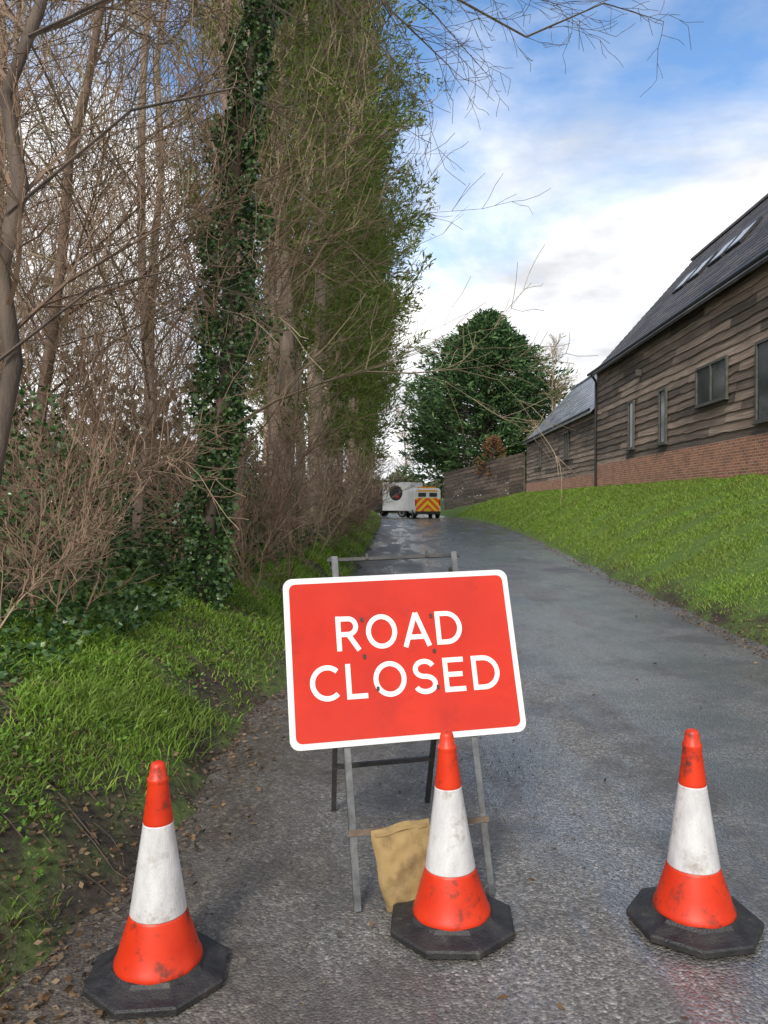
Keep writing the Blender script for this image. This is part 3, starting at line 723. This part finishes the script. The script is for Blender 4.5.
# evergreen row
def row_tree(x, y, H, seed, label, nbr, leaf, reach, dens):
    R = random.Random(seed); z = g1(x,y)-.1
    t = thing('evergreen_tree', label, 'tree', (x,y,z), group='evergreen row along the left side of the lane')
    pts = []; wx = 0; wy = 0
    for i in range(13):
        pts.append((wx, wy, H*i/12)); wx += R.gauss(.03,.06); wy += R.gauss(0,.05)
    MB().add(sweep(pts, [(.17*(1-.85*i/12)+.01)*(1.3 if i == 0 else 1) for i in range(13)], 9, .06)).build('trunk', mat_bark3, t, True)
    out = []; lp = []; ld = []
    for i in range(nbr):
        f = .06+.92*((i+R.random())/nbr)**.80; zz = H*f
        a = R.random()*6.283
        if R.random() < .25: a = R.gauss(0,.8)
        e = R.uniform(.45,1.15)
        side_ = 1.0+.2*math.cos(a)
        fol = dens*min(1, max(.15, (zz-1.0)/2.6))
        leafy = R.random() < fol
        L = reach*side_*(.32+.68*min(1, zz/5))*min(1, (1.05-f)*2.6)*R.choice((.55,.75,.95,1.1,1.3) if leafy else (.8,1.0,1.3,1.6))
        p = (np.interp(zz, [q[2] for q in pts], [q[0] for q in pts]), np.interp(zz, [q[2] for q in pts], [q[1] for q in pts]), zz)
        d = (math.cos(a)*math.cos(e), math.sin(a)*math.cos(e), math.sin(e))
        n = 5; r = .015*(1-.5*f)+.005
        for s_ in range(n):
            d = (d[0]+R.gauss(0,.10), d[1]+R.gauss(0,.10), d[2]+R.gauss(.06,.10))
            l = math.sqrt(sum(c*c for c in d)); d = tuple(c/l for c in d)
            q = tuple(p[k_]+d[k_]*L/n for k_ in range(3))
            out.append((*p, *q, r*(1-.16*s_), r*(1-.16*(s_+1))))
            if s_ >= 1:
                for _ in range(3 if leafy else 2):
                    dd = rdir(d, R.uniform(.4,1.0), R); tl = R.uniform(.25,.7)*(L/2.2)
                    q2 = tuple(q[k_]+dd[k_]*tl*.6 for k_ in range(3))
                    d3 = rdir(dd, .3, R); q3 = tuple(q2[k_]+d3[k_]*tl*.6 for k_ in range(3))
                    out.append((*q, *q2, .0026+.00013*y, .002+.00013*y)); out.append((*q2, *q3, .002+.00013*y, .0014+.0001*y))
                    if leafy and s_ < 4 and R.random() < .85 or leafy and R.random() < .6:
                        for g_ in range(30):
                            u = R.random()
                            if u < .4: c0_, c1_ = q, q2
                            else: c0_, c1_ = q2, q3
                            w_ = R.random()*1.05
                            lp.append(tuple(c0_[k_]+(c1_[k_]-c0_[k_])*w_+R.gauss(0,.05+.0013*y) for k_ in range(3)))
                            ld.append((d3[0], d3[1], d3[2]+.2))
            p = q
    MB().add(tubes(out, 3)).build('branches', mat_twig2 if seed % 2 else mat_twig, t)
    if lp:
        n = len(lp); s_ = leaf*(.7+.7*rng.random(n))
        MB().add(leaves(np.array(lp), s_*1.5, s_*.36, np.array(ld), .5)).build('foliage', mat_needle, t)
rows = [(-2.3,11.3,13),(-1.85,13.4,14),(-2.2,15.6,15),(-1.75,18.4,16),(-2.0,21.5,17),(-1.8,25,18),(-1.9,28.5,18),(-1.85,32.5,19),(-1.75,37,19),(-1.75,42,18.5),(-1.7,48,18),(-1.9,55,17),(-4.5,22,18),(-5,32,19)]
ords = ['nearest','second nearest','third nearest','fourth nearest','fifth nearest','sixth nearest','seventh nearest','eighth nearest','ninth nearest','tenth nearest','eleventh nearest','farthest']
dn = [.55,.80,.85,.9,.92,.94,.94,.94,.94,.94,.94,.94,.85,.85]
for i, (x, y, H) in enumerate(rows):
    lb_ = f'tall evergreen with bare lower stems, {ords[i]} in the roadside row' if i < 12 else ('tall evergreen set back behind the middle of the roadside row' if i == 12 else 'tall evergreen set back behind the far half of the roadside row')
    row_tree(x, y, H, 200+i, lb_, 88 if y < 30 else 80, .04+.0029*y, 2.15+.012*y, dn[i])

# big conifer past the fence
def conifer(x, y, H, Rm, label, n, leaf, name='conifer_tree', mat=None, prof=None, f0=0.0, per=26, tight=1.0):
    z = g1(x,y)-.1
    t = thing(name, label, 'tree' if H > 6 else 'shrub', (x,y,z))
    MB().add(sweep([(0,0,0),(0,.05,H*.5),(.1,0,H*.97)], [.35*H/16,.22*H/16,.03], 9, .04)).build('trunk', mat_bark2, t, True)
    R = random.Random(3); segs = []; P = []; D = []
    zs, rs = prof
    for i in range(n):
        f = f0+(1-f0)*R.random()**.9; a = R.random()*6.283
        rr = Rm*np.interp(f, zs, rs)*(.68+.40*R.random())*(1+.11*math.sin(a*3+f*7)+.09*math.sin(a*5-f*11))
        d = (math.cos(a), math.sin(a), .35*f+.06)
        b0 = np.array([0,0,H*f*.9]); b1 = np.array([d[0]*rr, d[1]*rr, H*f+.10*rr])
        segs.append((*b0, *b1, .05, .012))
        for s_ in range(per):
            u = 1.03-.5*R.random()**1.5
            q = b0+(b1-b0)*u
            wd = (.50*(1.15-u)+.15)*Rm/6.5*tight
            P.append((q[0]+R.gauss(0,wd), q[1]+R.gauss(0,wd), q[2]+R.gauss(0,wd*.45)-.2*(1-u)))
            D.append((d[0]+R.gauss(0,.5), d[1]+R.gauss(0,.5), .40+R.gauss(0,.3)))
    MB().add(tubes(segs, 3)).build('branches', mat_bark2, t)
    nP = len(P); s_ = leaf*(.6+.8*rng.random(nP))
    MB().add(leaves(np.array(P), s_, s_*.30, np.array(D), .35)).build('crown', mat or mat_fir, t)
PR = ([0,.12,.3,.55,.75,.9,1],[.86,.97,1.0,.88,.60,.29,.03])
conifer(9.3,69.5,16.5,7.6,'large dense dark green conifer rising behind the wooden fence', 900, .46, prof=PR, f0=.07, per=60, tight=1.0)
mat_redl = LM('russet leaves', [(.16,.06,.03), (.22,.09,.035), (.12,.085,.035), (.17,.13,.05)], .6, 0)
conifer(8.35,58.6,4.8,1.5,'russet-brown shrub rising above the fence in front of the dark conifer', 70, .26, 'russet_shrub', mat_redl, ([0,.4,1],[.7,1,.2]), .3)
bare_tree(14.0,64,12.4,.15,91,'small bare tree showing above the slate roof beside the conifer',(0,0),2,3,B3,nb=16,L1=.25,group=None,rmin=.011)
# far hedge and trees closing the view
n = 20000
hx = -40+70*rng.random(n); hy = 92+10*rng.random(n)+.1*np.abs(hx)
ht = 3.2+1.2*wav(hx*.3, 1.)+.6*wav(hx*.9, 2.)
hz = gz(hx,hy)+ht*rng.random(n)**.7
tag(MB().add(leaves(np.stack([hx,hy,hz],1), .55, .35)).build('distant_hedge', LM('far hedge', [(.06,.07,.04),(.09,.10,.05),(.08,.11,.045)], .7, 0)), 'dark distant hedge closing the end of the lane', 'hedge', kind='stuff')
for i, (x, y, H) in enumerate([(-2,98,9),(3,100,11),(-9,104,12)]):
    bare_tree(x,y,H,.16,300+i,['far bare tree straight ahead at the end of the lane','far bare tree behind the lorry and the conifer','far bare tree at the left end of the distant hedge'][i],(0,0),2,3,B1,nb=14,group='bare trees at the end of the lane',rmin=.014)

# shrubs and ground cover on the left bank
def shrub(x, y, H, n, seed, label, mat, sp=.5, lo=.75):
    R = random.Random(seed); t = thing('bare_shrub', label, 'shrub', (x,y,g1(x,y)-.05), group='bare shrubs along the left bank')
    out = []
    for i in range(n):
        a = R.random()*6.283; e = R.uniform(lo,1.45)
        grow(out, (R.gauss(0,.15),R.gauss(0,.2),0), (math.cos(a)*math.cos(e), math.sin(a)*math.cos(e), math.sin(e)), H*R.uniform(.6,1.1), .006+.0013*H, 1, 3, R, .03, .16, 2, .45, (.35,.9), .0014+.00023*y)
    MB().add(tubes(out, 3)).build('stems', mat, t)
shr = [(-1.5,8.3,2.4,'brown leafless shrub at the right foot of the ivy-clad trunk',mat_twig),(-1.35,10,2.4,'brown leafless shrub leaning towards the lane past the ivy trunk',mat_twig),
       (-1.3,12.5,2.2,'brown leafless shrub at the foot of the nearest evergreens',mat_twig2),(-1.2,16,2.2,'leafless shrub on the bank at the middle of the evergreen row',mat_twig),
       (-1.15,21,2.3,'leafless shrub on the bank below the farther evergreens',mat_twig2),(-1.1,28,2.5,'leafless shrub on the bank towards the far end of the row',mat_twig),(-.95,38,2.8,'leafless shrub on the bank nearest the parked lorry',mat_twig2),
       (-2.6,6.2,2.0,'tangled brown shrub between the left edge trunk and the ivy tree',mat_twig),(-3.6,6.6,3.4,'tangled brown shrub at the left edge behind the first trunk',mat_twig),(-2.3,5.0,1.1,'low tangle of brown stems at the left edge above the leaf litter',mat_twig),
       (-3.0,7.9,5.4,'tall many-stemmed leafless shrub left of the ivy trunk',mat_twig),(-4.2,8.6,5.8,'tall many-stemmed leafless shrub at the left behind the second trunk',mat_twig2),(-2.35,8.9,5.0,'tall many-stemmed leafless shrub directly behind the ivy trunk',mat_twig),
       (-5.6,9.6,6.0,'tall many-stemmed leafless shrub at the extreme left behind the dark trunk',mat_twig),(-4.6,12.5,6.5,'tall many-stemmed leafless shrub deep behind the left-hand trunks',mat_twig2)]
for i, (x, y, H, lb_, mt) in enumerate(shr): shrub(x, y, H, 10 if i < 10 else 12, 500+i, lb_, mt, lo=.75 if i < 10 else 1.0)
n = 60000
x, y = scatter(n, 3.6, 30, lambda y, t: XL(y)-.85-3.8*t, .95)
dl = XL(y)-x
hgt = .6*sm(.5+.6*wav(x*1.1, y*.9))*np.clip((dl-.5)/1.0, .1, 1)*(1+1.7*sm((dl-1.0)/.6))*np.clip((y-3)/3, .2, 1)
k = (wav(x*.8+4, y*.7) > -.8) & (rng.random(n) < np.clip((y-3.2)/1.8, .15, 1))
x, y, hgt = x[k], y[k], hgt[k]
P = np.stack([x, y, gz(x,y)+hgt*rng.random(len(x))**.75+.02], 1)
s_ = .016+.028*rng.random(len(x))+.0034*y
D = rng.normal(size=(len(x),3)); D[:,2] = np.abs(D[:,2])*.3; D[:,1] -= .4
tag(MB().add(leaves(P, s_, s_*.8, D, .3)).build('ivy_ground_cover', mat_ivy), 'dark ivy and bramble leaves covering the bank beneath the trees', 'ground cover', kind='stuff')
n = 9000
hx = -6-22*rng.random(n); hy = 16+40*rng.random(n)
tag(MB().add(leaves(np.stack([hx,hy,gz(hx,hy)+4.2*rng.random(n)**.8*(1+.4*wav(hx*.4,hy*.3))],1), .4, .25)).build('back_thicket', LM('thicket', [(.06,.058,.03),(.10,.085,.05),(.08,.11,.04)], .7, 0)), 'dense dull undergrowth filling the wood behind the left-hand trees', 'undergrowth', kind='stuff')

# ------------------------------------------------------------------ sky and light
w = bpy.data.worlds.new('World'); scn.world = w; w.use_nodes = True
nt = w.node_tree; bg = nt.nodes['Background']
SE, SR = RAD(36), RAD(197)
sky = nn(nt, 'ShaderNodeTexSky', sky_type='NISHITA', sun_disc=False, sun_elevation=SE, sun_rotation=SR)
sky.air_density = 1.0; sky.dust_density = .5; sky.ozone_density = 2.2
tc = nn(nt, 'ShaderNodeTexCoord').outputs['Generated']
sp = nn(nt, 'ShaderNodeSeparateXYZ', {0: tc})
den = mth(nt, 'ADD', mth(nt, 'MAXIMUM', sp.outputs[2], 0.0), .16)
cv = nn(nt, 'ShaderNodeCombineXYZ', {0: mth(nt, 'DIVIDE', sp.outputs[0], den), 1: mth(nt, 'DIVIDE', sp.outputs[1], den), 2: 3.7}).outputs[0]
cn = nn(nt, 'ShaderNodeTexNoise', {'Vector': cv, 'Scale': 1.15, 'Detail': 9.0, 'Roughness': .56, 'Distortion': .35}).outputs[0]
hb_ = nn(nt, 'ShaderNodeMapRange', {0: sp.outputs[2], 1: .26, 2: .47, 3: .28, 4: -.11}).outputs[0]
hb_fill = nn(nt, 'ShaderNodeMapRange', {0: sp.outputs[1], 1: .25, 2: -.35, 3: 0.0, 4: .32}).outputs[0]  # unseen extra cloud added behind the camera as soft fill for trees and sign
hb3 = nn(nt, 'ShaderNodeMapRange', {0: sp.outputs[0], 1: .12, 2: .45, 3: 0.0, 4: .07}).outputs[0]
mask = ramp(nt, mth(nt, 'ADD', mth(nt, 'ADD', mth(nt, 'ADD', cn, hb_), hb_fill), hb3), [(.47, (0,0,0)), (.57, (.4,.4,.4)), (.68, (1,1,1))])
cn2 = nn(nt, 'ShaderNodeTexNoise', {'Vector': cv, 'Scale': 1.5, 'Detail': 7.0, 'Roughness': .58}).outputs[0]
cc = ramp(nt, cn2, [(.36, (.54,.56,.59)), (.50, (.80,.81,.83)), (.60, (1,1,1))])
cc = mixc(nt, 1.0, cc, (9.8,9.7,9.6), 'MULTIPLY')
skc = mixc(nt, 1.0, sky.outputs[0], (1.18,1.40,1.54), 'MULTIPLY')
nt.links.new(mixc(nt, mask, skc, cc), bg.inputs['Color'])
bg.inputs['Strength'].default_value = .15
sd = bpy.data.lights.new('sun', 'SUN'); sd.energy = 3.1; sd.angle = RAD(12); sd.color = (1,.95,.86)
so = bpy.data.objects.new('sun', sd); C.objects.link(so)
az = SR
dirv = Vector((math.sin(az)*math.cos(SE), math.cos(az)*math.cos(SE), math.sin(SE)))
so.rotation_euler = dirv.to_track_quat('Z', 'Y').to_euler()
so.location = (0,-5,20)

# ------------------------------------------------------------------ camera
cd = bpy.data.cameras.new('camera'); cam = bpy.data.objects.new('camera', cd); C.objects.link(cam)
cam.location = (0,0,1.52); cam.rotation_euler = (RAD(90-.745),0,0)
cd.sensor_fit = 'VERTICAL'; cd.sensor_height = 24; cd.lens = 24*769/1024
cd.clip_start = .05; cd.clip_end = 2000
scn.camera = cam
scn.view_settings.view_transform = 'Standard'
scn.view_settings.look = 'None'
scn.view_settings.exposure = 0
